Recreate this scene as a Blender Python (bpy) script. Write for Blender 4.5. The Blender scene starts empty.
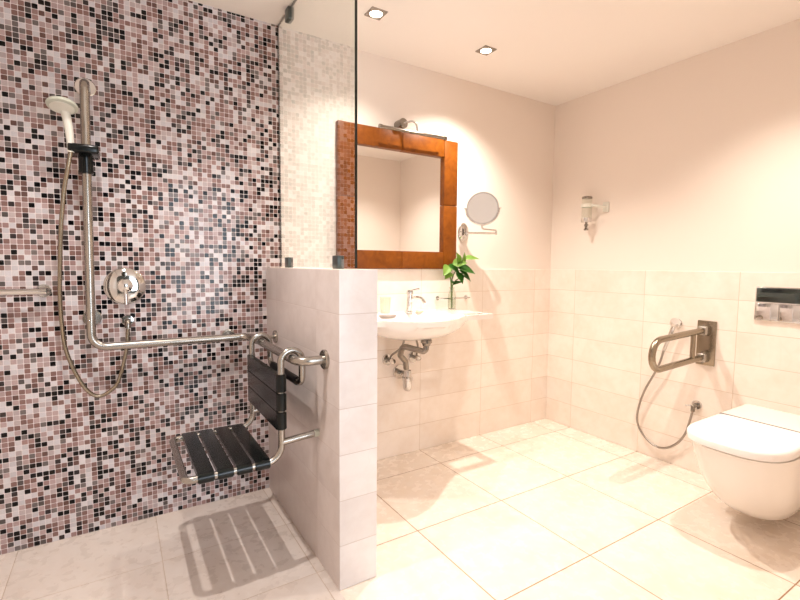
import bpy, bmesh, math, random
from mathutils import Vector, Matrix
random.seed(7)
PI = math.pi
sc = bpy.context.scene
COL = sc.collection

# ------------------------------------------------------------------ materials
def srgb(r, g, b):
    f = lambda c: (c/255/12.92) if c/255 <= .04045 else ((c/255+.055)/1.055)**2.4
    return (f(r), f(g), f(b), 1)

class NT:
    def __init__(s, name):
        s.m = bpy.data.materials.new(name); s.m.use_nodes = True
        s.t = s.m.node_tree; s.t.nodes.clear()
        s.out = s.n('ShaderNodeOutputMaterial')
    def n(s, typ, **kw):
        nd = s.t.nodes.new(typ)
        for k, v in kw.items(): setattr(nd, k, v)
        return nd
    def put(s, sock, v):
        if isinstance(v, bpy.types.NodeSocket): s.t.links.new(v, sock)
        else: sock.default_value = v
    def math(s, op, a, b=0., c=0.):
        nd = s.n('ShaderNodeMath', operation=op)
        for i, v in enumerate((a, b, c)): s.put(nd.inputs[i], v)
        return nd.outputs[0]
    def vec(s, x, y, z):
        nd = s.n('ShaderNodeCombineXYZ')
        for i, v in enumerate((x, y, z)): s.put(nd.inputs[i], v)
        return nd.outputs[0]
    def noise(s, v, scale, detail=3, rough=.5, dist=0.):
        nd = s.n('ShaderNodeTexNoise'); s.put(nd.inputs['Vector'], v)
        nd.inputs['Scale'].default_value = scale; nd.inputs['Detail'].default_value = detail
        nd.inputs['Roughness'].default_value = rough; nd.inputs['Distortion'].default_value = dist
        return nd.outputs['Fac']
    def white(s, v):
        nd = s.n('ShaderNodeTexWhiteNoise', noise_dimensions='3D'); s.put(nd.inputs['Vector'], v)
        return nd.outputs['Value'], nd.outputs['Color']
    def ramp(s, fac, stops, const=False):
        nd = s.n('ShaderNodeValToRGB'); s.put(nd.inputs[0], fac)
        cr = nd.color_ramp; cr.interpolation = 'CONSTANT' if const else 'LINEAR'
        while len(cr.elements) < len(stops): cr.elements.new(.5)
        for e, (p, c) in zip(cr.elements, stops): e.position = p; e.color = c
        return nd.outputs[0]
    def mix(s, fac, a, b, mode='MIX'):
        nd = s.n('ShaderNodeMix', data_type='RGBA', blend_type=mode)
        s.put(nd.inputs[0], fac); s.put(nd.inputs[6], a); s.put(nd.inputs[7], b)
        return nd.outputs[2]
    def maprange(s, v, a, b, c=0., d=1.):
        nd = s.n('ShaderNodeMapRange'); s.put(nd.inputs[0], v)
        for i, q in enumerate((a, b, c, d)): nd.inputs[i+1].default_value = q
        return nd.outputs[0]
    def bump(s, h, strength, dist=.001):
        nd = s.n('ShaderNodeBump'); s.put(nd.inputs['Height'], h)
        nd.inputs['Strength'].default_value = strength; nd.inputs['Distance'].default_value = dist
        return nd.outputs[0]
    def pos(s):
        tc = s.n('ShaderNodeTexCoord'); sp = s.n('ShaderNodeSeparateXYZ')
        s.t.links.new(tc.outputs['Object'], sp.inputs[0])
        return tc.outputs['Object'], sp.outputs
    def bsdf(s, col, rough=.5, metal=0., normal=None, spec=.5, coat=0., trans=0., ior=1.5, sss=0.):
        b = s.n('ShaderNodeBsdfPrincipled')
        s.put(b.inputs['Base Color'], col); s.put(b.inputs['Roughness'], rough)
        b.inputs['Metallic'].default_value = metal; b.inputs['Specular IOR Level'].default_value = spec
        b.inputs['Coat Weight'].default_value = coat; b.inputs['Transmission Weight'].default_value = trans
        b.inputs['IOR'].default_value = ior
        if normal is not None: s.put(b.inputs['Normal'], normal)
        s.t.links.new(b.outputs[0], s.out.inputs[0])
        return b

def simple(name, col, rough=.5, metal=0., noise_amt=.06, scale=30, **kw):
    t = NT(name); v, _ = t.pos()
    n = t.noise(v, scale, 3)
    c2 = tuple(c*(1-noise_amt) for c in col[:3]) + (1,)
    t.bsdf(t.mix(n, col, c2), rough, metal, **kw)
    return t.m

def tile_mat(name, base, dark, joint, a, b, sa, sb, oa, ob, gw=.0016, rough=.25, tone=.07, warm=None):
    """natural stone tiles laid on the grid of axes a and b"""
    t = NT(name); v, p = t.pos()
    U = t.math('DIVIDE', t.math('SUBTRACT', p[a], oa), sa)
    V = t.math('DIVIDE', t.math('SUBTRACT', p[b], ob), sb)
    cu, cv = t.math('FLOOR', U), t.math('FLOOR', V)
    fu, fv = t.math('FRACT', U), t.math('FRACT', V)
    du = t.math('MULTIPLY', t.math('MINIMUM', fu, t.math('SUBTRACT', 1., fu)), sa)
    dv = t.math('MULTIPLY', t.math('MINIMUM', fv, t.math('SUBTRACT', 1., fv)), sb)
    d = t.math('MINIMUM', du, dv)
    g = t.maprange(d, gw*.5, gw*1.5)
    w, wc = t.white(t.vec(cu, cv, 3.7))
    off = t.n('ShaderNodeVectorMath', operation='MULTIPLY_ADD')
    t.put(off.inputs[0], wc); off.inputs[1].default_value = (7, 7, 7); t.put(off.inputs[2], v)
    n1 = t.noise(off.outputs[0], 4.5, 4, .5, .4)
    n2 = t.noise(off.outputs[0], 22, 3, .5, .3)
    n = t.math('MULTIPLY_ADD', n2, .35, t.math('MULTIPLY', n1, .65))
    c = t.ramp(n, [(.34, dark), (.56, base), (.74, tuple(min(1, q*1.05) for q in base[:3])+(1,))])
    vn = t.n('ShaderNodeTexNoise'); t.put(vn.inputs['Vector'], off.outputs[0])
    vn.inputs['Scale'].default_value = 3.2; vn.inputs['Detail'].default_value = 3; vn.inputs['Distortion'].default_value = 1.2
    vein = t.math('ABSOLUTE', t.math('SUBTRACT', vn.outputs['Fac'], .5))
    vm = t.maprange(vein, 0., .012, .3, 0.)
    c = t.mix(vm, c, dark)
    tn = t.math('MULTIPLY_ADD', w, tone, 1-tone)
    c = t.mix(1., c, t.vec(tn, tn, tn), 'MULTIPLY')
    c = t.mix(g, joint, c)
    rr = t.math('MULTIPLY_ADD', n2, .15, rough-.05)
    t.bsdf(c, rr, normal=t.bump(g, .5, .0015), spec=.4)
    return t.m

FLX, FLY, TS = -.1675, -.2204, .5
cream, creamd, jn = srgb(243, 231, 220), srgb(237, 222, 208), srgb(186, 154, 122)
M = {}
M['floor'] = tile_mat('stone_floor', srgb(238, 225, 212), srgb(231, 214, 197), srgb(152, 116, 84), 0, 1, TS, TS, FLX, FLY, .0022, .24)
M['floor_shower'] = tile_mat('stone_shower_floor', srgb(230, 219, 211), srgb(219, 205, 195), srgb(196, 176, 158), 0, 1, .49, .375, -2.635, 0, .0014, .26)
M['tile_back'] = tile_mat('stone_tile_back', cream, creamd, srgb(212, 192, 172), 0, 2, TS, .165, FLX, 0, .0014, .3)
M['tile_right'] = tile_mat('stone_tile_right', cream, creamd, srgb(212, 192, 172), 1, 2, TS, .165, FLY, 0, .0014, .3)
M['tile_top'] = tile_mat('stone_tile_top', cream, creamd, jn, 0, 1, TS, TS, FLX+.13, FLY, .0014, .3)
M['part_end_lit'] = tile_mat('stone_partition_end_lit', srgb(234, 229, 228), srgb(226, 218, 216), srgb(204, 192, 186), 0, 2, TS, .165, -2.3, 0, .0012, .3)  # same stone, whiter: daylight on the end face put into the colour
M['part_side_shaded'] = tile_mat('stone_partition_side_shaded', srgb(222, 211, 207), srgb(210, 197, 192), srgb(202, 188, 182), 1, 2, TS, .165, FLY+.05, 0, .0012, .3)  # same stone, darker: weaker light on the sides put into the colour

def paint(name, col):
    t = NT(name); v, _ = t.pos()
    n = t.noise(v, 90, 4); n2 = t.noise(v, 1.3, 2)
    c = t.mix(n2, col, tuple(q*.97 for q in col[:3])+(1,))
    t.bsdf(c, .7, normal=t.bump(n, .05, .0006), spec=.25)
    return t.m
M['paint'] = paint('white_wall_paint', srgb(238, 226, 216))
M['paint_dark'] = paint('grey_green_paint', srgb(92, 98, 96))
M['ceil'] = paint('white_ceiling_paint', srgb(244, 237, 231))

def mosaic():
    t = NT('glass_mosaic'); v, p = t.pos(); s = .0205
    U = t.math('DIVIDE', p[0], s); V = t.math('DIVIDE', p[2], s)
    cu, cv = t.math('FLOOR', U), t.math('FLOOR', V)
    au = t.math('ABSOLUTE', t.math('SUBTRACT', t.math('FRACT', U), .5))
    av = t.math('ABSOLUTE', t.math('SUBTRACT', t.math('FRACT', V), .5))
    # rounded square tile
    e = t.math('POWER', t.math('ADD', t.math('POWER', au, 8.), t.math('POWER', av, 8.)), 1/8)
    g = t.maprange(e, .44, .475, 1., 0.)
    w, wc = t.white(t.vec(cu, cv, 1.3)); w2, _ = t.white(t.vec(cv, cu, 9.1))
    pal = [(212,206,210), (220,214,216), (186,162,160), (162,131,127), (138,106,100), (110,81,75),
           (192,176,176), (120,110,108), (92,84,82), (58,50,50), (12,9,11), (7,5,7)]
    wt = [.12, .07, .12, .12, .11, .08, .08, .07, .05, .04, .08, .06]
    st, acc = [], 0
    for q, k in zip(pal, wt): st.append((acc, srgb(*q))); acc += k
    c = t.ramp(w, st, True)
    n = t.noise(v, 260, 2)
    tn = t.math('MULTIPLY_ADD', w2, .16, .84)
    tn = t.math('MULTIPLY', tn, t.math('MULTIPLY_ADD', n, .3, .85))
    c = t.mix(1., c, t.vec(tn, tn, tn), 'MULTIPLY')
    c = t.mix(g, srgb(226, 216, 216), c)
    geo = t.n('ShaderNodeNewGeometry')
    vm = t.n('ShaderNodeVectorMath', operation='MULTIPLY_ADD')
    sub = t.n('ShaderNodeVectorMath', operation='SUBTRACT'); t.put(sub.inputs[0], wc); sub.inputs[1].default_value = (.5, .5, .5)
    t.put(vm.inputs[0], sub.outputs[0]); vm.inputs[1].default_value = (.035, .035, .035); t.put(vm.inputs[2], geo.outputs['Normal'])
    nb = t.n('ShaderNodeBump'); t.put(nb.inputs['Height'], t.math('ADD', g, t.math('MULTIPLY', n, .12)))
    nb.inputs['Strength'].default_value = .45; nb.inputs['Distance'].default_value = .0012
    nv = t.n('ShaderNodeVectorMath', operation='NORMALIZE'); t.put(nv.inputs[0], vm.outputs[0])
    t.put(nb.inputs['Normal'], nv.outputs[0])
    t.bsdf(c, t.maprange(g, 0, 1, .7, .14), normal=nb.outputs[0], spec=.27)
    return t.m
M['mosaic'] = mosaic()

M['steel'] = simple('brushed_steel', srgb(178, 172, 164), .27, 1., .12, 60)
M['steel_gold'] = simple('satin_steel', srgb(158, 146, 128), .26, 1., .12, 60)
M['hose_grey'] = simple('grey_metal_hose', srgb(168, 160, 152), .3, 1., .2, 200)
M['chrome'] = simple('polished_chrome', srgb(216, 214, 212), .07, 1., .03, 20)
M['chrome_dark'] = simple('darker_chrome', srgb(150, 144, 136), .14, 1., .1, 40)
M['chrome_reflection'] = simple('chrome_dark_reflection', srgb(84, 92, 90), .08, 1., .1, 20)  # dark base colour stands in for a reflection in the flush plate
M['black'] = simple('black_plastic', srgb(8, 15, 15), .22, 0., .25, 40, spec=.35)
M['rubber'] = simple('dark_rubber', srgb(16, 16, 17), .6)
M['ceramic'] = simple('white_ceramic', srgb(242, 236, 230), .12, 0., .015, 5, coat=.4)
M['lidmat'] = simple('white_seat_plastic', srgb(244, 240, 238), .22, 0., .015, 5)
M['whiteplastic'] = simple('white_plastic', srgb(226, 224, 214), .3, 0., .03, 20)
M['greyplastic'] = simple('pale_grey_plastic', srgb(196, 198, 184), .35, 0., .05, 20)
M['soap'] = simple('cream_soap', srgb(238, 226, 196), .45)
M['dish'] = simple('grey_soap_dish', srgb(150, 138, 130), .4)
M['gap'] = simple('dark_backing_gap_shade', srgb(90, 78, 70), .7)  # mirror backing, and painted shade in the toilet lid gaps
M['bracket'] = simple('clamp_metal', srgb(104, 110, 108), .3, 1.)
M['leaf'] = simple('green_leaf', srgb(66, 128, 40), .4, 0., .35, 40)
M['leaf_pale'] = simple('pale_leaf', srgb(150, 190, 84), .45, 0., .2, 40)
M['stem'] = simple('green_stem', srgb(104, 124, 56), .5)
M['mirror'] = simple('mirror_silver', (.93, .93, .92, 1), .015, 1., .0)
M['bulb'] = None

def wood():
    t = NT('orange_brown_wood'); v, p = t.pos()
    s = t.n('ShaderNodeMapping'); t.put(s.inputs[0], v); s.inputs['Scale'].default_value = (7, 20, 7)
    n = t.noise(s.outputs[0], 3, 6, .6, 1.)
    n2 = t.noise(v, 3.5, 3)
    c = t.ramp(t.math('MULTIPLY_ADD', n2, .4, t.math('MULTIPLY', n, .6)),
               [(.3, srgb(96, 48, 6)), (.5, srgb(122, 64, 9)), (.7, srgb(140, 78, 16))])
    t.bsdf(c, .42, spec=.22)
    return t.m
M['wood'] = wood()

def glass_sheet(name, tint, refl=1.):
    # thin clear pane: transmits straight through, mirrors by Fresnel on its faces
    t = NT(name)
    tr = t.n('ShaderNodeBsdfTransparent'); tr.inputs[0].default_value = tint
    gl = t.n('ShaderNodeBsdfGlossy'); gl.inputs['Roughness'].default_value = .012
    fr = t.n('ShaderNodeFresnel'); fr.inputs['IOR'].default_value = 1.52
    geo = t.n('ShaderNodeNewGeometry')
    f = t.math('MULTIPLY', fr.outputs[0], t.math('SUBTRACT', 1., geo.outputs['Backfacing']))
    f = t.math('MINIMUM', t.math('MULTIPLY', f, refl), 1.)
    mx = t.n('ShaderNodeMixShader'); t.put(mx.inputs[0], f)
    t.t.links.new(tr.outputs[0], mx.inputs[1]); t.t.links.new(gl.outputs[0], mx.inputs[2])
    t.t.links.new(mx.outputs[0], t.out.inputs[0])
    return t.m
M['pane'] = glass_sheet('shower_glass', (.97, .985, .975, 1), 1.8)
M['vase'] = glass_sheet('vase_glass', (.93, .95, .92, 1), 1.6)
M['glassedge'] = simple('glass_edge_green', srgb(24, 34, 30), .15, 0., .1)

def emit(name, col, st):
    t = NT(name); e = t.n('ShaderNodeEmission'); e.inputs[0].default_value = col; e.inputs[1].default_value = st
    t.t.links.new(e.outputs[0], t.out.inputs[0]); return t.m
WARM = (1., .92, .83, 1)
M['bulb'] = emit('lamp_glow', (1., .90, .76, 1), 14)
M['daylight'] = emit('daylit_window', (.80, .90, 1., 1), 6.4)

# ------------------------------------------------------------------ helpers
def tag(o, label, cat, group=None):
    o['label'] = label; o['category'] = cat
    if group: o['group'] = group
    return o

def worldloc(o):
    v = Vector(o.location)
    while o.parent: o = o.parent; v += o.location
    return v

def obj(name, bm, mats, parent=None, ang=40, origin=None):
    bmesh.ops.recalc_face_normals(bm, faces=bm.faces[:])
    base = worldloc(parent) if parent else (Vector(origin) if origin else Vector())
    bmesh.ops.translate(bm, verts=bm.verts[:], vec=-base)
    me = bpy.data.meshes.new(name); bm.to_mesh(me); bm.free()
    for m in (mats if isinstance(mats, (list, tuple)) else [mats]): me.materials.append(m)
    for f in me.polygons: f.use_smooth = True
    me.set_sharp_from_angle(angle=math.radians(ang))
    o = bpy.data.objects.new(name, me); COL.objects.link(o)
    if parent: o.parent = parent
    elif origin: o.location = base
    return o

def thing(name, loc, label, cat, group=None):
    o = bpy.data.objects.new(name, None); o.empty_display_size = .05
    COL.objects.link(o); o.location = loc
    return tag(o, label, cat, group)

def struct(name, bm, mats):
    o = obj(name, bm, mats, ang=30); o['kind'] = 'structure'; return o

def box(bm, a, b, bev=0., seg=2, mat=0):
    lo = Vector([min(p, q) for p, q in zip(a, b)]); hi = Vector([max(p, q) for p, q in zip(a, b)])
    r = bmesh.ops.create_cube(bm, size=1.)
    vs = r['verts']
    for v in vs: v.co = Vector([lo[i] + (v.co[i]+.5)*(hi[i]-lo[i]) for i in range(3)])
    fs = list({f for v in vs for f in v.link_faces})
    for f in fs: f.material_index = mat
    if bev:
        es = list({e for v in vs for e in v.link_edges})
        bmesh.ops.bevel(bm, geom=es, offset=bev, segments=seg, profile=.5, affect='EDGES')
    return bm

def Box(a, b, bev=0., seg=2): return box(bmesh.new(), a, b, bev, seg)

def fillet(pts, rad, n=7):
    P = [Vector(p) for p in pts]
    if not isinstance(rad, (list, tuple)): rad = [rad]*len(P)
    out = [P[0]]
    for i in range(1, len(P)-1):
        a, b, c = P[i-1], P[i], P[i+1]
        d1, d2 = (a-b), (c-b); l1, l2 = d1.length, d2.length; d1.normalize(); d2.normalize()
        ang = d1.angle(d2)
        if rad[i] <= 0 or ang > PI-.02: out.append(b); continue
        t = min(rad[i]/math.tan(ang/2), l1*.49, l2*.49); r = t*math.tan(ang/2)
        cen = b + (d1+d2).normalized()*(r/math.sin(ang/2))
        v1 = b+d1*t-cen; v2 = b+d2*t-cen; th = v1.angle(v2); ax = v1.cross(v2).normalized()
        for k in range(n+1): out.append(cen + Matrix.Rotation(th*k/n, 3, ax) @ v1)
    out.append(P[-1]); return out

def spline(pts, n=6):
    P = [Vector(p) for p in pts]; P = [2*P[0]-P[1]] + P + [2*P[-1]-P[-2]]; o = []
    for i in range(1, len(P)-2):
        for k in range(n):
            t = k/n; a, b, c, d = P[i-1:i+3]
            o.append(.5*((2*b)+(c-a)*t+(2*a-5*b+4*c-d)*t*t+(3*b-a-3*c+d)*t**3))
    o.append(P[-2]); return o

def sweep(bm, pts, r, seg=16, closed=False, cap=True, mat=0):
    P = [Vector(p) for p in pts]; n = len(P); rings = []
    T = []
    for i in range(n):
        if closed: t = P[(i+1) % n]-P[i-1]
        else: t = P[min(i+1, n-1)]-P[max(i-1, 0)]
        T.append(t.normalized())
    up = Vector((0, 0, 1)) if abs(T[0].z) < .9 else Vector((0, 1, 0))
    N = (up - T[0]*up.dot(T[0])).normalized()
    for i in range(n):
        if i:
            q = T[i-1].rotation_difference(T[i]); N = q @ N; N = (N-T[i]*N.dot(T[i])).normalized()
        B = T[i].cross(N); rr = r(i/(n-1)) if callable(r) else r
        rings.append([bm.verts.new(P[i]+(N*math.cos(2*PI*k/seg)+B*math.sin(2*PI*k/seg))*rr) for k in range(seg)])
    m = n if closed else n-1
    for i in range(m):
        a, b = rings[i], rings[(i+1) % n]
        for k in range(seg):
            f = bm.faces.new((a[k], a[(k+1) % seg], b[(k+1) % seg], b[k])); f.material_index = mat
    if cap and not closed:
        bm.faces.new(rings[0][::-1]).material_index = mat; bm.faces.new(rings[-1]).material_index = mat
    return bm

def Tube(pts, r, rad=0., seg=16):
    return sweep(bmesh.new(), fillet(pts, rad) if rad else pts, r, seg)

def lathe(bm, prof, origin, axis=(0, 0, 1), seg=32, mat=0, closed=False):
    """prof: (radius, height along axis)"""
    A = Vector(axis).normalized(); O = Vector(origin)
    X = A.orthogonal().normalized(); Y = A.cross(X); rings = []
    for r, h in prof:
        if r < 1e-6: rings.append([bm.verts.new(O+A*h)])
        else: rings.append([bm.verts.new(O+A*h+(X*math.cos(2*PI*k/seg)+Y*math.sin(2*PI*k/seg))*r) for k in range(seg)])
    pairs = list(zip(rings, rings[1:])) + ([(rings[-1], rings[0])] if closed else [])
    for a, b in pairs:
        for k in range(seg):
            k2 = (k+1) % seg
            if len(a) == 1 and len(b) == 1: continue
            if len(a) == 1: f = bm.faces.new((a[0], b[k2], b[k]))
            elif len(b) == 1: f = bm.faces.new((a[k], a[k2], b[0]))
            else: f = bm.faces.new((a[k], a[k2], b[k2], b[k]))
            f.material_index = mat
    if not closed:
        for R in (rings[0], rings[-1]):
            if len(R) > 1: bm.faces.new(R).material_index = mat
    return bm

def Lathe(prof, origin, axis=(0, 0, 1), seg=32, closed=False):
    return lathe(bmesh.new(), prof, origin, axis, seg, 0, closed)

def disc_flange(o, axis, r, h, bev=.003):
    return Lathe([(0, 0), (r, 0), (r, h-bev), (r-bev, h), (0, h)], o, axis, 32)

def loft(bm, rings, cap0=True, cap1=True):
    R = [[bm.verts.new(Vector(p)) for p in ring] for ring in rings]; n = len(R[0])
    for a, b in zip(R, R[1:]):
        for k in range(n): bm.faces.new((a[k], a[(k+1) % n], b[(k+1) % n], b[k]))
    if cap0: bm.faces.new(R[0][::-1])
    if cap1: bm.faces.new(R[-1])
    return bm

def prism(bm, poly, d):
    """extrude closed polygon by vector d"""
    a = [bm.verts.new(Vector(p)) for p in poly]; b = [bm.verts.new(Vector(p)+Vector(d)) for p in poly]; n = len(a)
    for k in range(n): bm.faces.new((a[k], a[(k+1) % n], b[(k+1) % n], b[k]))
    bm.faces.new(a[::-1]); bm.faces.new(b); return bm

# ------------------------------------------------------------------ room
H = 2.327; DADO = 1.138; LX = -3.45; RY = -4.3
PX0, PX1, PY = -2.112, -1.962, -.884       # partition
GX = -2.037                                # glass plane
bm = bmesh.new()
box(bm, (PX0, RY-.1, -.1), (.1, .1, 0)); box(bm, (LX-.1, RY-.1, -.1), (PX0, PY-.24, 0)); struct('floor', bm, M['floor'])
struct('floor_shower', Box((LX-.1, PY-.24, -.1), (PX0, .1, 0)), M['floor_shower'])
b = Box((LX-.1, RY-.1, H), (.1, .1, H+.1)); struct('ceiling', b, M['ceil'])
b = Box((GX, .012, DADO-.1), (.1, .112, H)); struct('wall_back', b, M['paint'])
b = Box((GX, 0, 0), (.0, .012, DADO), .0015, 1); struct('trim_1', b, M['tile_back'])
b = Box((LX-.1, 0, 0), (GX, .112, H)); struct('wall_shower', b, M['mosaic'])
b = Box((.012, RY, 0), (.112, .012, H)); struct('wall_right', b, M['paint'])
b = Box((0, -2.15, 0), (.012, .012, DADO), .0015, 1); struct('trim_2', b, M['tile_right'])
b = Box((LX-.1, RY, 0), (LX, 0, H)); struct('wall_left', b, M['paint'])
b = Box((-1.45, -2.27, 0), (.03, -2.15, H)); struct('wall_front', b, M['paint'])
# rear wall of the entrance, with a daylit window opening
WX0, WX1, WZ0, WZ1 = -2.15, -1.1, .3, 2.2
bm = bmesh.new()
box(bm, (LX, RY-.1, 0), (WX0, RY, H)); box(bm, (WX1, RY-.1, 0), (0, RY, H))
box(bm, (WX0, RY-.1, 0), (WX1, RY, WZ0)); box(bm, (WX0, RY-.1, WZ1), (WX1, RY, H))
struct('wall_rear', bm, M['paint_dark'])
win = struct('window_1', Box((WX0, RY-.07, WZ0), (WX1, RY-.06, WZ1)), M['daylight'])
bm = bmesh.new()
for a, c in (((WX0, WZ0), (WX0+.05, WZ1)), ((WX1-.05, WZ0), (WX1, WZ1)), ((WX0, WZ0), (WX1, WZ0+.05)),
             ((WX0, WZ1-.05), (WX1, WZ1)), ((-1.64, WZ0), (-1.60, WZ1))):
    box(bm, (a[0], RY-.058, a[1]), (c[0], RY-.01, c[1]))
o = obj('window_frame', bm, M['ceramic'], win)
# low stone partition between shower and basin
bm = bmesh.new(); box(bm, (PX0, PY, 0), (PX1, 0, DADO+.006), .0025, 2)
bm.normal_update()
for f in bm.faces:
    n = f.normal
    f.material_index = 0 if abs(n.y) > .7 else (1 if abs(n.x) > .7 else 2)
struct('wall_partition', bm, [M['part_end_lit'], M['part_side_shaded'], M['tile_top']])

# ------------------------------------------------------------------ glass panel on the partition
PT = DADO+.006
gl = thing('shower_screen', (GX, -.43, PT), 'tall clear glass shower screen standing on the low stone partition', 'glass screen')
bm = Box((GX-.005, -.862, PT+.004), (GX+.005, -.002, H-.004))
bm.normal_update()
for f in bm.faces: f.material_index = 0 if abs(f.normal.x) > .7 else 1
obj('pane', bm, [M['pane'], M['glassedge']], gl)
for y in (-.71, -.13):
    obj('clamp', Box((GX-.014, y-.025, PT), (GX+.014, y+.025, PT+.05), .003), M['bracket'], gl)
obj('clamp', Box((GX-.014, -.20, H-.055), (GX+.014, -.15, H), .003), M['bracket'], gl)

# ------------------------------------------------------------------ L-shaped grab rail with slider
r = .0165; RX, RZ = -2.215, .815; VX = -2.843
rail = thing('grab_rail', (VX, 0, RZ), 'long bent steel grab rail fixed to the mosaic shower wall', 'grab rail')
VT = -2.832
pts = [(VT, -.002, 1.872), (VT, -.08, 1.872), (VX-.003, -.08, RZ), (RX, -.08, RZ), (RX, -.765, RZ), (PX0-.001, -.765, RZ)]
obj('rail', Tube(pts, r, .055, 20), M['steel'], rail)
obj('flange', disc_flange((VT, 0, 1.868), (0, -1, 0), .037, .012), M['chrome'], rail)['label'] = 'round chrome wall flange'
obj('flange', disc_flange((PX0, -.765, RZ), (-1, 0, 0), .036, .012), M['steel'], rail)
for x in (-2.30,):
    obj('standoff', Tube([(x, -.001, RZ), (x, -.075, RZ)], .009), M['steel'], rail)
    obj('flange', disc_flange((x, 0, RZ), (0, -1, 0), .03, .01), M['steel'], rail)
obj('standoff', Tube([(VX, -.001, .93), (VX, -.075, .93)], .009), M['steel'], rail)
obj('flange', disc_flange((VX, 0, .93), (0, -1, 0), .034, .01), M['steel'], rail)
obj('standoff', Tube([(PX0, -.155, RZ), (RX, -.155, RZ)], .009), M['steel'], rail)
obj('flange', disc_flange((PX0, -.155, RZ), (-1, 0, 0), .03, .01), M['steel'], rail)
sl = obj('slide_holder', Lathe([(.0175, 0), (.024, 0), (.025, .003), (.025, .10), (.022, .103), (.0175, .103)], (VT-.006, -.08, 1.512), seg=28, closed=True), M['black'], rail)
sl['label'] = 'black plastic slide holder'
obj('holder_arm', Box((VX-.046, -.186, 1.574), (VX+.052, -.055, 1.606), .008, 3), M['black'], sl)

# ------------------------------------------------------------------ hand shower
HX, HY = -2.889, -.172
hs = thing('hand_shower', (HX, HY, 1.60), 'pale hand shower head hanging in the black holder, with long steel hose', 'hand shower')
hn = Vector((-.03, -.30, -.95)).normalized(); hc = Vector((-2.897, -.20, 1.732))
obj('shower_head', Lathe([(.0, .0), (.040, .0), (.047, .004), (.049, .010), (.045, .017), (.028, .026), (.0, .032)], hc+hn*.012, -hn, 40), M['greyplastic'], hs)
bm = bmesh.new()
lathe(bm, [(0, -.0015), (.037, -.0015), (.038, 0.), (.0, 0.)], hc+hn*.0125, -hn, 40)
obj('spray_face', bm, M['whiteplastic'], hs)
hp = spline([(HX+.010, HY, 1.572), (HX+.008, HY-.002, 1.64), (HX+.001, HY-.006, 1.70), (HX-.006, HY-.010, 1.738), tuple(hc-hn*.012)], 5)
obj('handle', sweep(bmesh.new(), hp, lambda t: .0105+.003*math.sin(t*PI)+.002*t, 18), M['whiteplastic'], hs)
hose = [(HX+.010, HY, 1.578), (-2.890, -.168, 1.52), (-2.907, -.15, 1.433), (-2.923, -.13, 1.303), (-2.933, -.11, 1.17), (-2.941, -.09, 1.034),
        (-2.941, -.07, .913), (-2.933, -.055, .81), (-2.904, -.05, .707), (-2.867, -.045, .63), (-2.83, -.04, .602), (-2.79, -.04, .618),
        (-2.757, -.04, .661), (-2.727, -.045, .78), (-2.716, -.045, .880)]
obj('hose', sweep(bmesh.new(), spline(hose, 8), .0075, 12), M['steel_gold'], hs)
# wall elbow feeding the hose
ot = thing('hose_outlet', (-2.716, 0, .908), 'small round wall outlet with painted dark reflection under the shower mixer', 'outlet')
obj('collar', Lathe([(0, 0), (.026, 0), (.027, .006), (.022, .016), (.0, .018)], (-2.716, 0, .912), (0, -1, 0)), M['chrome'], ot)
bm = Tube([(-2.716, -.01, .912), (-2.716, -.045, .912), (-2.716, -.045, .884)], .0125, .018); obj('elbow', bm, M['chrome_dark'], ot)  # darker chrome paints a dark reflection on the elbow

# ------------------------------------------------------------------ mixer
mx = thing('shower_mixer', (-2.721, 0, 1.061), 'large round chrome shower mixer plate with lever on mosaic wall', 'mixer tap')
obj('plate', Lathe([(0, 0), (.078, 0), (.079, .004), (.074, .010), (.045, .016), (0, .018)], (-2.721, 0, 1.061), (0, -1, 0), 48), M['chrome'], mx)
obj('knob', Lathe([(0, .0), (.029, .0), (.030, .03), (.026, .045), (.012, .052), (0, .053)], (-2.721, -.014, 1.064), (0, -1, 0), 32), M['chrome'], mx)
obj('lever', sweep(bmesh.new(), spline([(-2.721, -.055, 1.058), (-2.720, -.064, 1.03), (-2.719, -.068, .985)], 5), lambda t: .0085-.002*t, 14), M['chrome'], mx)
bm = Lathe([(0, 0), (.010, 0), (.010, .008), (.0, .009)], (-2.723, -.012, 1.113), (0, -1, 0), 20); obj('diverter', bm, M['chrome_dark'], mx)

# short bar at the left edge
tb = thing('towel_bar', (-3.15, 0, 1.045), 'short polished steel bar at left edge of the mosaic wall', 'towel bar')
obj('bar', Tube([(-3.36, -.06, 1.047), (-2.985, -.06, 1.047)], .0125), M['chrome'], tb)
for x in (-3.34, -3.0):
    obj('post', Tube([(x, -.001, 1.047), (x, -.058, 1.047)], .010), M['chrome'], tb)
    obj('flange', disc_flange((x, 0, 1.047), (0, -1, 0), .026, .008), M['chrome'], tb)

# ------------------------------------------------------------------ folding shower seat hung on the rail
TX, NY, FY, SZ, FX, RXB = -2.255, -.69, -.27, .44, -2.58, -2.175
tr = .0125
seat = thing('shower_chair', (-2.41, -.48, SZ), 'hanging shower seat with black slats and steel tube frame, hooked on the rail', 'shower seat')
def hook(y):
    c = (RX, .805); p = [(TX, y, SZ)]
    a = [(RX-.04*math.cos(q), y, .806+.04*math.sin(q)) for q in [PI*k/12 for k in range(13)]]
    return a
path = [(RXB, FY, .72)] + hook(FY)[::-1] + [(TX, FY, SZ), (FX, FY, SZ), (FX, NY, SZ), (TX, NY, SZ)] + hook(NY) + [(RXB, NY, .72)]
rads = [.0] + [0]*13 + [.06, .025, .025, .06] + [0]*13 + [0]
full = fillet([path[0]]+path[1:-1]+[path[-1]], rads)
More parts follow.
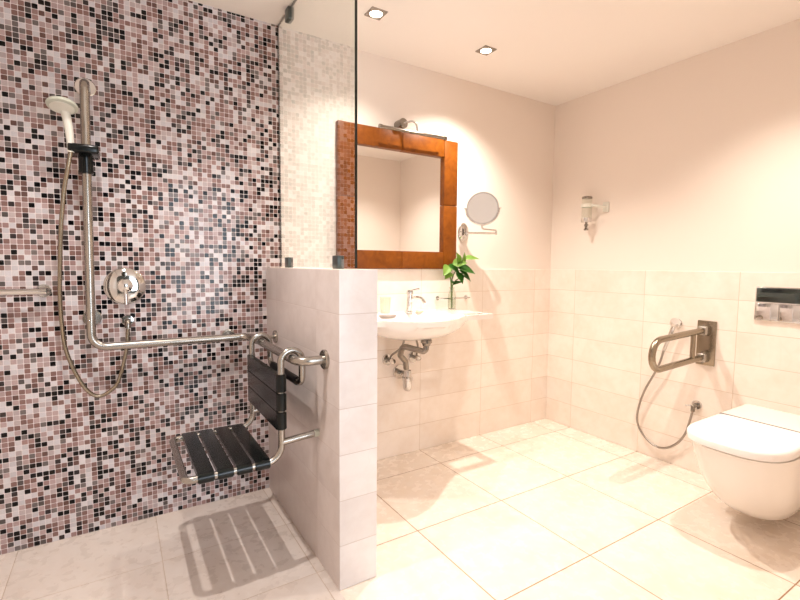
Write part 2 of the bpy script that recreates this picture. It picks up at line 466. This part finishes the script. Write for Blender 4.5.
# close the loop behind with a bar between both hooks
full = fillet([(RXB, (NY+FY)/2, .715)] + [(RXB, FY, .715)] + [tuple(q) for q in full[1:-1]] + [(RXB, NY, .715), (RXB, (NY+FY)/2, .715)],
              [0, .035] + [0]*(len(full)-2) + [.035, 0])
bm = sweep(bmesh.new(), full, tr, 16)
obj('tube_frame', bm, M['steel'], seat)
obj('rubber_sleeve', Tube([(RXB, NY+.05, .715), (RXB, FY-.05, .715)], tr+.004), M['rubber'], seat)
def slat_poly(w, d0, d1):
    """profile across the two side tubes: (along, up) with sleeves wrapped round each tube"""
    R = tr+.0065; p = []
    for k in range(13):
        a = -PI*.75+PI*1.25*k/12 if False else PI*1.35-PI*.85*k/12
        p.append((d0+R*math.cos(a), R*math.sin(a)))
    for k in range(13):
        a = PI*.5-PI*.85*k/12
        p.append((d1+R*math.cos(a), R*math.sin(a)))
    p += [(d1-R*.9, R*.15), (d0+R*.9, R*.15)]
    return p
n = 4; x0, x1 = -2.548, -2.296; wv = (x1-x0)/n
for i in range(n):
    xa = x0+wv*i+.005; P = slat_poly(0, NY, FY)
    bm = prism(bmesh.new(), [(xa, y, SZ+z) for y, z in P], (wv-.010, 0, 0))
    es = [e for e in bm.edges]
    bmesh.ops.bevel(bm, geom=[e for e in bm.edges if abs(e.verts[0].co.x-e.verts[1].co.x) < 1e-5], offset=.003, segments=2, affect='EDGES')
    obj('seat_slat', bm, M['black'], seat)
z0, z1 = .556, .764; hv = (z1-z0)/3
for i in range(3):
    za = z0+hv*i+.002; P = slat_poly(0, NY, FY)
    bm = prism(bmesh.new(), [(TX-z, y, za) for y, z in P], (0, 0, hv-.004))
    bmesh.ops.bevel(bm, geom=[e for e in bm.edges if abs(e.verts[0].co.z-e.verts[1].co.z) < 1e-5], offset=.003, segments=2, affect='EDGES')
    obj('back_slat', bm, M['black'], seat)
for y in (NY+.0, FY):
    sp = obj('spacer', Tube([(TX, y, .508), (PX0-.018, y, .517)], tr), M['steel'], seat)
    obj('rubber_foot', Lathe([(0, 0), (tr+.001, 0), (tr+.001, .018), (0, .019)], (PX0-.0005, y, .517), (-1, 0, 0), 20), M['greyplastic'], sp)

# ------------------------------------------------------------------ wood-framed mirror
MX0, MX1, MZ0, MZ1, FW = -1.727, -.915, 1.139, 1.925, .104
mir = thing('wall_mirror', (-1.32, .012, MZ0), 'square wall mirror in a wide orange-brown wooden frame above the basin', 'mirror')
yb, yf = .0115, -.022; cx, cz, g = (MX0+MX1)/2, (MZ0+MZ1)/2, .0012
obj('mirror_glass', Box((MX0+FW-.006, .001, MZ0+FW-.006), (MX1-FW+.006, .007, MZ1-FW+.006)), M['mirror'], mir)
for (xa, xb, za, zb, nm) in ((MX0, MX0+FW-g, MZ0, cz-g, 'frame_stile'), (MX0, MX0+FW-g, cz+g, MZ1, 'frame_stile'),
        (MX1-FW+g, MX1, MZ0, cz-g, 'frame_stile'), (MX1-FW+g, MX1, cz+g, MZ1, 'frame_stile'),
        (MX0+FW, cx-g, MZ0, MZ0+FW, 'frame_rail'), (cx+g, MX1-FW, MZ0, MZ0+FW, 'frame_rail'),
        (MX0+FW, cx-g, MZ1-FW, MZ1, 'frame_rail'), (cx+g, MX1-FW, MZ1-FW, MZ1, 'frame_rail')):
    obj(nm, Box((xa, yb, za), (xb, yf, zb), .003), M['wood'], mir)
obj('backing', Box((MX0+.01, .0112, MZ0+.01), (MX1-.01, .0045, MZ1-.01)), M['gap'], mir)

# picture light over the mirror
pl = thing('mirror_lamp', (-1.33, .012, 1.96), 'slim chrome picture light fixed just above the wooden mirror', 'lamp')
obj('canopy', Lathe([(0, 0), (.028, 0), (.028, .062), (.024, .066), (0, .066)], (-1.335, .011, 1.965), (0, -1, 0), 28), M['chrome_dark'], pl)
obj('arm', Tube([(-1.335, -.05, 1.965), (-1.275, -.085, 1.985), (-1.262, -.085, 1.918)], .0055, .03), M['chrome'], pl)
obj('lamp_tube', Tube([(-1.505, -.085, 1.912), (-1.065, -.085, 1.912)], .010), M['chrome_dark'], pl)
for x in (-1.505, -1.065):
    obj('end_cap', Tube([(x-.008, -.085, 1.912), (x+.008, -.085, 1.912)], .0125), M['chrome_dark'], pl)

# ------------------------------------------------------------------ shaving mirror
mm = thing('shaving_mirror', (-.837, .012, 1.376), 'round magnifying mirror on a chrome swing arm right of the wooden mirror', 'mirror')
bm = Lathe([(0, 0), (.042, 0), (.043, .006), (.034, .016), (0, .018)], (0, 0, 0), (0, -1, 0), 32)
for v in bm.verts: v.co.z *= 1.35
bmesh.ops.translate(bm, verts=bm.verts[:], vec=(-.837, .012, 1.376)); obj('base_plate', bm, M['chrome'], mm)
obj('pivot', Tube([(-.837, -.022, 1.352), (-.837, -.022, 1.400)], .008), M['chrome'], mm)
obj('lower_arm', Tube([(-.837, -.022, 1.368), (-.665, -.115, 1.368)], .0075), M['chrome'], mm)
obj('upper_arm', Tube([(-.665, -.115, 1.360), (-.665, -.115, 1.388), (-.818, -.15, 1.388), (-.818, -.15, 1.410)], .0055, .012), M['chrome'], mm)
nrm = Vector((-.72, -.69, -.02)).normalized(); mc = Vector((-.818, -.15, 1.514))
obj('rim', Lathe([(.090, -.008), (.097, -.008), (.100, 0), (.097, .008), (.090, .008)], mc, nrm, 56, True), M['chrome'], mm)
obj('mirror_disc', Lathe([(0, -.004), (.0905, -.004), (.0905, .004), (0, .002)], mc, nrm, 56), M['mirror'], mm)
side = nrm.cross(Vector((0, 0, 1))).normalized()
for s in (-1, 1):
    obj('knob', Tube([mc+side*.098*s, mc+side*.112*s], .0045), M['chrome'], mm)
obj('yoke', sweep(bmesh.new(), [mc+side*.104*math.cos(a)+Vector((0, 0, 1))*.104*math.sin(a) for a in [PI+PI*k/24 for k in range(25)]], .003, 8), M['chrome'], mm)

# ------------------------------------------------------------------ wash basin
BX, BR = -1.40, .885
bas = thing('wash_basin', (BX, 0, .75), 'white wall-hung ceramic wash basin with flat wings under the mirror', 'wash basin')
def front(x, top=True):
    """front edge of the basin (distance from wall)"""
    d = abs(x-BX); w = .375
    if d < .30: return w + .15*(math.cos(d/.30*PI)*.5+.5)**.75
    return w
HWd = .48; nx = 81
bm = bmesh.new()
xs = [BX-HWd+2*HWd*i/(nx-1) for i in range(nx)]
ny = 28
def surf(x, y, under=False):
    f = front(x); q = y/f
    # bowl depression
    ex, ey = (x-BX)/.245, (y-.275)/.195
    e = (abs(ex)**2.2+abs(ey)**2.2)
    if not under:
        return BR - (.11*(1-e)**.55 if e < 1 else 0)
    ex, ey = (x-BX-.015)/.30, (y-.245)/.245
    e = abs(ex)**2.2+abs(ey)**2.2
    return BR-.028 - (.100*(1-e)**.62 if e < 1 else 0)
slots = [(BX-.45, BX-.31), (BX+.31, BX+.45)]
def inslot(x, y): return any(a < x < c for a, c in slots) and .295 < y < .345
T = {}; U = {}
for i, x in enumerate(xs):
    f = front(x)
    for j in range(ny):
        y = f*j/(ny-1)
        T[i, j] = bm.verts.new((x, -y, surf(x, y))); U[i, j] = bm.verts.new((x, -y*.985, surf(x, y, True)))
hole = set()
for i in range(nx-1):
    for j in range(ny-1):
        xm = (xs[i]+xs[i+1])/2; ym = front(xm)*(j+.5)/(ny-1)
        if inslot(xm, ym): hole.add((i, j)); continue
        bm.faces.new((T[i, j], T[i+1, j], T[i+1, j+1], T[i, j+1])); bm.faces.new((U[i, j], U[i, j+1], U[i+1, j+1], U[i+1, j]))
for (i, j) in hole:
    for (p, q, di, dj) in (((i, j), (i, j+1), -1, 0), ((i+1, j), (i+1, j+1), 1, 0), ((i, j), (i+1, j), 0, -1), ((i, j+1), (i+1, j+1), 0, 1)):
        if (i+di, j+dj) not in hole: bm.faces.new((T[p], T[q], U[q], U[p]))
for i in range(nx-1):
    for j in (0, ny-1): bm.faces.new((T[i, j], T[i+1, j], U[i+1, j], U[i, j]))
for j in range(ny-1):
    for i in (0, nx-1): bm.faces.new((T[i, j], T[i, j+1], U[i, j+1], U[i, j]))
o = obj('basin', bm, M['ceramic'], bas, 50)
obj('drain_ring', Lathe([(.0, 0), (.024, 0), (.026, .003), (.0, .004)], (BX, -.30, BR-.1085)), M['chrome'], bas)

# basin tap
tp = thing('basin_tap', (-1.305, -.075, BR), 'chrome single-lever basin tap with angled spout behind the bowl', 'tap')
obj('base', Lathe([(0, 0), (.024, 0), (.024, .006), (.018, .010), (0, .010)], (-1.305, -.075, BR)), M['chrome'], tp)
obj('body', sweep(bmesh.new(), [(-1.305, -.075, BR+.006), (-1.303, -.076, BR+.055), (-1.300, -.078, BR+.105)], .017, 20), M['chrome'], tp)
obj('spout', sweep(bmesh.new(), spline([(-1.302, -.08, BR+.062), (-1.29, -.115, BR+.088), (-1.275, -.16, BR+.085), (-1.268, -.185, BR+.058)], 5), .0095, 16), M['chrome'], tp)
obj('handle', Lathe([(0, 0), (.020, 0), (.021, .012), (.016, .024), (0, .026)], (-1.300, -.078, BR+.107)), M['chrome'], tp)
obj('lever', sweep(bmesh.new(), [(-1.298, -.085, BR+.126), (-1.275, -.135, BR+.140)], .0055, 12), M['chrome'], tp)

# things on the basin
v0 = (-.985, -.072, BR)
vase = thing('glass_vase', v0, 'small clear glass bottle vase holding leafy sprigs on the basin', 'vase')
obj('body', Lathe([(0, 0), (.024, 0), (.026, .004), (.026, .085), (.019, .115), (.015, .128), (.017, .142), (.0145, .142), (.0125, .128), (.0165, .113), (.0235, .084), (.0235, .008), (0, .008)], v0, seg=28), M['vase'], vase)
obj('water', Lathe([(0, .0085), (.0225, .0085), (.0225, .066), (0, .066)], v0, seg=24), M['vase'], vase)
pt = thing('leafy_sprig', (v0[0], v0[1], BR+.012), 'green leafy sprigs standing in the small glass vase', 'plant')
def leaf(p, d, up, L, Wd, mat, droop=.25):
    d = Vector(d).normalized(); up = Vector(up); s = d.cross(up).normalized(); up = s.cross(d).normalized()
    bm = bmesh.new(); N = 10; rows = []
    for i in range(N+1):
        t = i/N; w = Wd*math.sin(PI*t**.8)*(1-.25*t)+.0006
        c = Vector(p)+d*L*t-up*(droop*L*t*t)
        rows.append([bm.verts.new(c+s*w*q+up*(abs(q)*w*.35)) for q in (-1, -.5, 0, .5, 1)])
    for a, c in zip(rows, rows[1:]):
        for k in range(4): bm.faces.new((a[k], a[k+1], c[k+1], c[k]))
    g = bmesh.ops.solidify(bm, geom=bm.faces[:], thickness=.0008)
    return obj('leaf', bm, mat, pt, 60)
stems = [[(-.985, -.072, BR+.012), (-.988, -.072, BR+.13), (-.99, -.08, BR+.20), (-.955, -.10, 1.165), (-.925, -.11, 1.215)],
         [(-.980, -.068, BR+.012), (-.984, -.074, BR+.14), (-.975, -.09, BR+.18), (-.95, -.11, BR+.20)],
         [(-.990, -.076, BR+.012), (-.990, -.07, BR+.13), (-1.005, -.08, BR+.20), (-1.03, -.09, 1.15)]]
for s in stems: obj('stem', sweep(bmesh.new(), spline(s, 5), .0034, 8), M['stem'], pt)
for p, d, up, L, Wd, mt in (((-.925, -.11, 1.20), (.95, -.25, .20), (0, -.6, .8), .115, .026, 'leaf_pale'),
        ((-.965, -.10, 1.145), (.75, -.5, -.12), (.1, -.7, .6), .115, .040, 'leaf'),
        ((-.965, -.11, 1.13), (.6, -.5, -.45), (.3, -.7, .6), .10, .034, 'leaf'),
        ((-.975, -.10, 1.12), (.15, -.6, -.6), (0, -.7, .5), .085, .032, 'leaf'),
        ((-1.03, -.09, 1.165), (.65, -.4, -.45), (.2, -.8, .5), .10, .032, 'leaf'),
        ((-1.03, -.09, 1.16), (-.5, -.4, -.4), (0, -.7, .6), .09, .032, 'leaf_pale'),
        ((-.97, -.105, 1.17), (-.3, -.5, .6), (0, -.8, .3), .085, .032, 'leaf_pale'),
        ((-.95, -.105, 1.165), (.2, -.4, .7), (.3, -.8, .3), .08, .028, 'leaf_pale'),
        ((-1.0, -.09, 1.17), (.6, -.5, .15), (0, -.8, .5), .09, .034, 'leaf_pale'),
        ((-.99, -.075, 1.05), (-.25, -.6, .35), (0, -.6, .7), .06, .022, 'leaf'),
        ((-.985, -.08, 1.04), (.3, -.6, .35), (0, -.6, .7), .065, .022, 'leaf'),
        ((-1.01, -.085, 1.12), (-.75, -.5, -.35), (0, -.7, .6), .08, .028, 'leaf_pale'),
        ((-.945, -.11, 1.10), (.9, -.4, -.35), (.2, -.7, .6), .075, .012, 'leaf')):
    leaf(p, d, up, L, Wd, M[mt])
sd = thing('soap_dish', (-1.565, -.275, BR), 'small grey soap dish at the left edge of the basin', 'soap dish')
bm = bmesh.new()
loft(bm, [[(-1.565+a*math.cos(q), -.275+c*math.sin(q), BR+h) for q in [2*PI*k/28 for k in range(28)]] for a, c, h in
          ((.040, .026, 0), (.052, .036, .016), (.049, .033, .016), (.038, .024, .006))])
obj('dish', bm, M['dish'], sd)
bm = bmesh.new()
loft(bm, [[(-1.245+a*math.cos(q), -.10+c*math.sin(q), BR+h) for q in [2*PI*k/24 for k in range(24)]] for a, c, h in
          ((.022, .013, 0), (.027, .017, .004), (.027, .017, .011), (.021, .012, .015))])
tag(obj('soap_bar', bm, M['soap'], origin=(-1.245, -.10, BR)), 'cream soap bar lying beside the basin tap', 'soap')
bm = Lathe([(0, 0), (.026, 0), (.032, .092), (.030, .092), (.0245, .006), (0, .006)], (-1.455, -.06, BR), seg=28)
tag(obj('tumbler', bm, M['vase'], origin=(-1.455, -.06, BR)), 'clear drinking glass on the basin beside the partition', 'glass')

# small rail on the wall behind the vase
sr = thing('towel_rail', (-.93, 0, .945), 'thin chrome wall rail behind the glass vase', 'rail')
obj('bar', Tube([(-1.045, -.001, .955), (-1.045, -.05, .955), (-.815, -.05, .955), (-.815, -.001, .955)], .0045, .012), M['chrome'], sr)
for x in (-1.045, -.815): obj('flange', disc_flange((x, 0, .955), (0, -1, 0), .014, .006, .002), M['chrome'], sr)

# ------------------------------------------------------------------ waste pipe and valves under the basin
tpx = thing('drain_trap', (-1.325, 0, .52), 'chrome bottle trap and waste pipe hanging under the basin', 'drain pipe')
obj('waste_cup', Lathe([(0, 0), (.020, 0), (.026, .014), (.031, .016), (.031, .034), (.024, .036), (0, .036)], (-1.325, -.285, .722)), M['chrome_dark'], tpx)
obj('tailpiece', Tube([(-1.325, -.285, .725), (-1.330, -.285, .688), (-1.425, -.20, .716), (-1.415, -.16, .655), (-1.36, -.13, .610), (-1.345, -.115, .565)], .0165, .028, 18), M['chrome_dark'], tpx)
obj('bottle', Lathe([(0, 0), (.016, 0), (.023, .008), (.027, .03), (.028, .06), (.031, .062), (.031, .078), (.024, .084), (.022, .12), (0, .12)], (-1.330, -.105, .430), seg=28), M['chrome'], tpx)
obj('wall_pipe', Tube([(-1.338, -.105, .528), (-1.325, -.002, .522)], .014), M['chrome_dark'], tpx)
obj('wall_flange', disc_flange((-1.322, 0, .522), (0, -1, 0), .044, .012), M['chrome'], tpx)
def valve(x, z, hp, lab):
    t = thing('stop_valve', (x, 0, z), lab, 'valve', 'stop valves under the basin')
    obj('flange', disc_flange((x, 0, z), (0, -1, 0), .035, .010), M['chrome'], t)
    obj('valve_body', Tube([(x, -.002, z), (x, -.055, z)], .0115), M['chrome_dark'], t)
    obj('handle', Lathe([(0, 0), (.017, 0), (.018, .008), (.014, .018), (0, .02)], (x, -.055, z), (0, -1, 0), 20), M['chrome'], t)
    obj('supply_hose', sweep(bmesh.new(), spline([(x, -.035, z), (x+.004, -.04, z+.03)]+hp, 5), .006, 10), M['chrome_dark'], t)
valve(-1.405, .602, [(-1.36, -.09, .69), (-1.34, -.10, .78)], 'chrome stop valve on the tiles, left of the drain trap')
valve(-1.225, .602, [(-1.25, -.09, .69), (-1.29, -.10, .78)], 'chrome stop valve on the tiles, right of the drain trap')

# ------------------------------------------------------------------ soap dispenser on right wall
DY, DX = -.335, -.06
dp = thing('soap_dispenser', (.012, DY, 1.50), 'small clear wall soap dispenser on the painted wall above the tiles', 'soap dispenser')
obj('wall_plate', Box((.0118, DY-.118, 1.52), (0, DY-.075, 1.585), .005, 3), M['whiteplastic'], dp)
obj('bracket', Tube([(.002, DY-.097, 1.552), (-.045, DY-.080, 1.556), (-.058, DY-.033, 1.566)], .009, .03), M['whiteplastic'], dp)
obj('holder_ring', Lathe([(.033, 0), (.0375, 0), (.0375, .022), (.033, .022)], (DX, DY, 1.555), seg=28, closed=True), M['whiteplastic'], dp)
obj('bottle', Lathe([(0, 0), (.022, 0), (.032, .016), (.032, .135), (.026, .142), (0, .142)], (DX, DY, 1.472), seg=28), M['vase'], dp)
obj('cap', Lathe([(0, 0), (.033, 0), (.033, .010), (.028, .014), (0, .014)], (DX, DY, 1.612), seg=28), M['chrome_dark'], dp)
obj('collar', Lathe([(.0, 0), (.031, 0), (.033, .004), (.033, .030), (.0, .030)], (DX, DY, 1.455), seg=28), M['chrome'], dp)
obj('pump', Lathe([(0, 0), (.014, 0), (.015, .010), (.009, .014), (.009, .026), (.013, .03), (.013, .04), (.008, .044), (.008, .055), (0, .055)], (DX, DY, 1.402), seg=20), M['chrome_dark'], dp)

# ------------------------------------------------------------------ fold-down support rail
GY = -1.082
gb = thing('support_rail', (0, GY, .745), 'fold-down steel support rail with rectangular wall plate beside the toilet', 'grab rail')
obj('wall_plate', Box((0, GY-.047, .622), (-.012, GY+.047, .868), .003), M['steel_gold'], gb)
d = Vector((-1, 0, -.055))
s0 = Vector((-.045, GY+.002, 0))
P = lambda l, z: tuple(s0+d*l+Vector((0, 0, z)))
obj('rail_loop', Tube([P(0, .818), P(.49, .824), P(.49, .674), P(0, .668)], .0165, .0749, 18), M['steel_gold'], gb)
obj('brace', Tube([P(.10, .818), P(.10, .668)], .0125), M['steel_gold'], gb)
for z in (.818, .668):
    h = obj('hinge_block', Box((-.012, GY-.022, z-.024), (-.062, GY+.022, z+.024), .006, 3), M['steel'], gb)
    obj('hinge_pin', Tube([(-.040, GY, z-.032), (-.040, GY, z+.032)], .006), M['chrome_dark'], h)

# ------------------------------------------------------------------ bidet spray
bs = thing('bidet_spray', (0, -.93, .83), 'chrome bidet spray with curved grey hose clipped to the tiles', 'bidet spray')
obj('wall_holder', Lathe([(0, 0), (.025, 0), (.026, .007), (.016, .014), (.014, .03), (0, .03)], (0, -.925, .838), (-1, 0, 0), 24), M['chrome'], bs)
obj('spray_head', Lathe([(0, 0), (.025, 0), (.027, .006), (.024, .026), (.014, .038), (0, .040)], (-.052, -.938, .852), Vector((.35, .35, -.55)), 24), M['chrome'], bs)
obj('handle', sweep(bmesh.new(), spline([(-.048, -.933, .843), (-.05, -.918, .79), (-.05, -.898, .73), (-.05, -.881, .677)], 5), lambda t: .0135-.004*t, 16), M['chrome'], bs)
hz = [(-.05, -.881, .680), (-.05, -.862, .603), (-.045, -.828, .523), (-.04, -.775, .413), (-.035, -.74, .303), (-.03, -.729, .21), (-.03, -.764, .139),
      (-.03, -.829, .091), (-.03, -.90, .091), (-.03, -.966, .139), (-.035, -1.014, .215), (-.04, -1.038, .304), (-.045, -1.052, .366)]
obj('hose', sweep(bmesh.new(), spline(hz, 8), .0062, 12), M['hose_grey'], bs)
bv = thing('bidet_valve', (0, -1.05, .385), 'round chrome wall valve feeding the bidet spray hose', 'valve')
obj('flange', disc_flange((0, -1.052, .388), (-1, 0, 0), .026, .010), M['chrome'], bv)
obj('valve_body', Tube([(-.004, -1.052, .388), (-.045, -1.052, .388), (-.045, -1.052, .358)], .011, .012), M['chrome_dark'], bv)
obj('lever', Tube([(-.03, -1.052, .388), (-.05, -1.012, .384)], .005), M['chrome'], bv)

# ------------------------------------------------------------------ toilet
TY = -1.468
tl = thing('toilet', (0, TY, .08), 'white wall-hung toilet with closed lid on the right', 'toilet')
def dshape(L, w, z, fr=.24, n=3.0, x0=0., k=16, r0=.0):
    """outline open at the wall side: straight sides, rounded front"""
    p = []
    q = [PI/2*i/k for i in range(k+1)]
    se = lambda c: abs(c)**(2/n)
    for a in q: p.append((-(L-fr)-fr*se(math.sin(a)), TY+w*se(math.cos(a)), z))
    for a in q[::-1][1:]: p.append((-(L-fr)-fr*se(math.sin(a)), TY-w*se(math.cos(a)), z))
    m = 6; left = [(x0+(-(L-fr)-x0)*i/m, TY+w, z) for i in range(m)]; right = [(x0+(-(L-fr)-x0)*i/m, TY-w, z) for i in range(m)][::-1]
    return left+p+right
prof = [(.36, .085, .062, .18), (.41, .105, .068, .19), (.47, .125, .095, .2), (.53, .142, .14, .21), (.585, .157, .20, .21), (.63, .170, .27, .21),
        (.662, .179, .345, .21), (.680, .183, .395, .21), (.683, .184, .409, .21)]
bm = loft(bmesh.new(), [dshape(L, w, z, fr, 2.6) for L, w, z, fr in prof])
obj('bowl', bm, M['ceramic'], tl, 50)
bm = loft(bmesh.new(), [dshape(.277, .183, .409, .006, 2.6), dshape(.277, .183, .4535, .006, 2.6), dshape(.275, .180, .4575, .006, 2.6)])
obj('rear_deck', bm, M['ceramic'], tl, 40)
bm = loft(bmesh.new(), [dshape(L, w, z, .21, 2.8, -.30) for L, w, z in ((.668, .170, .4095), (.668, .170, .419))])
obj('seat_gap_shade', bm, M['gap'], tl)['label'] = 'dark block painted as the shaded gap under the lid'  # solid dark filler paints the shade between bowl and lid
obj('seam_shade', Box((-.2915, TY-.183, .411), (-.2765, TY+.183, .4572)), M['gap'], tl)['label'] = 'dark strip painted as the shaded seam behind the lid'  # no real hinge: dark strip paints the shade of the lid seam
lidr = [(.700, .184, .4185), (.706, .187, .423), (.706, .187, .446), (.702, .184, .453), (.694, .177, .4565), (.62, .13, .458)]
bm = loft(bmesh.new(), [dshape(L, w, z, .21, 2.8, -.291) for L, w, z in lidr])
obj('lid', bm, M['lidmat'], tl, 50)

# ------------------------------------------------------------------ flush plate
FYc = -1.45
fp = thing('flush_plate', (0, FYc, .98), 'rectangular chrome flush plate on the tiles above the toilet', 'flush plate')
obj('plate', Box((0, FYc-.155, .896), (-.010, FYc+.155, 1.066), .004, 3), M['chrome'], fp)
obj('button', Box((-.0105, FYc-.148, .990), (-.0165, FYc+.148, 1.060), .003, 3), M['chrome_reflection'], fp)  # dark reflection painted as the button's colour
for k in range(3):
    obj('button', Box((-.0105, FYc+.148-.098*k-.094, .902), (-.0145, FYc+.148-.098*k, .984), .003, 3), M['chrome'], fp)

# ------------------------------------------------------------------ downlights
def downlight(x, y, watts, lab, size=1.05, tint=WARM):
    t = thing('downlight', (x, y, H), lab, 'ceiling light', 'square recessed ceiling downlights')
    bm = bmesh.new(); w = .041
    P = [(x+a*w, y+c*w, H-.0005) for a, c in ((-1, -1), (1, -1), (1, 1), (-1, 1))]
    # square bezel with round opening
    n = 32; outer = []; inner = []; low = []
    for k in range(n):
        a = 2*PI*k/n; c, s = math.cos(a), math.sin(a); m = w/max(abs(c), abs(s))
        outer.append((x+c*m, y+s*m, H-.0005)); low.append((x+c*m*.96, y+s*m*.96, H-.006)); inner.append((x+c*.030, y+s*.030, H-.006))
    deep = [(q[0], q[1], H-.001) for q in inner]
    loft(bm, [outer, low, inner, deep], False, False)
    obj('bezel', bm, M['steel'], t, 30)
    obj('lamp', Lathe([(0, 0), (.029, 0), (.0, .002)], (x, y, H-.003), (0, 0, 1), 32), M['bulb'], t)
    L = bpy.data.lights.new('downlight_beam', 'SPOT'); L.energy = watts; L.color = tint[:3]
    L.spot_size = size*2; L.spot_blend = 1.0; L.shadow_soft_size = .014
    lo = bpy.data.objects.new('downlight_beam', L); COL.objects.link(lo); lo.parent = t; lo.location = (0, 0, -.012)
    return t
downlight(-1.685, -.359, 34, 'square ceiling downlight near the top of the glass screen')
downlight(-1.007, -.362, 80, 'square ceiling downlight right of the glass screen, above the round mirror')
downlight(-.62, -1.50, 60, 'square ceiling downlight above the toilet')
downlight(-2.74, -.85, 52, 'square ceiling downlight above the shower', tint=(1., .93, .87))
downlight(-2.85, -3.25, 40, 'added unseen fill downlight above the entrance', tint=(1., .93, .87))  # added behind the camera to brighten what the shaving mirror reflects

# ------------------------------------------------------------------ world, camera
w = bpy.data.worlds.new('world'); sc.world = w; w.use_nodes = True
w.node_tree.nodes['Background'].inputs[0].default_value = (.9, .95, 1, 1)
w.node_tree.nodes['Background'].inputs[1].default_value = .3

cam = bpy.data.cameras.new('camera'); co = bpy.data.objects.new('camera', cam); COL.objects.link(co)
cam.sensor_width = 36; cam.lens = 36*455.18/800; cam.clip_start = .05
yaw, pitch, roll = .5558, -.0761, .0073
fw = Vector((math.sin(yaw)*math.cos(pitch), math.cos(yaw)*math.cos(pitch), math.sin(pitch)))
rt = Vector((math.cos(yaw), -math.sin(yaw), 0)); up = rt.cross(fw)
R2 = rt*math.cos(roll)+up*math.sin(roll); U2 = -rt*math.sin(roll)+up*math.cos(roll)
m = Matrix((R2, U2, -fw)).transposed().to_4x4(); m.translation = Vector((-2.74785, -2.29955, 1.1592))
co.matrix_world = m
sc.camera = co

vs = sc.view_settings
vs.view_transform = 'Standard'; vs.look = 'None'; vs.exposure = 0.57; vs.gamma = 1.0; vs.use_curve_mapping = False
sc.cycles.max_bounces = 10; sc.cycles.transparent_max_bounces = 12; sc.cycles.diffuse_bounces = 5
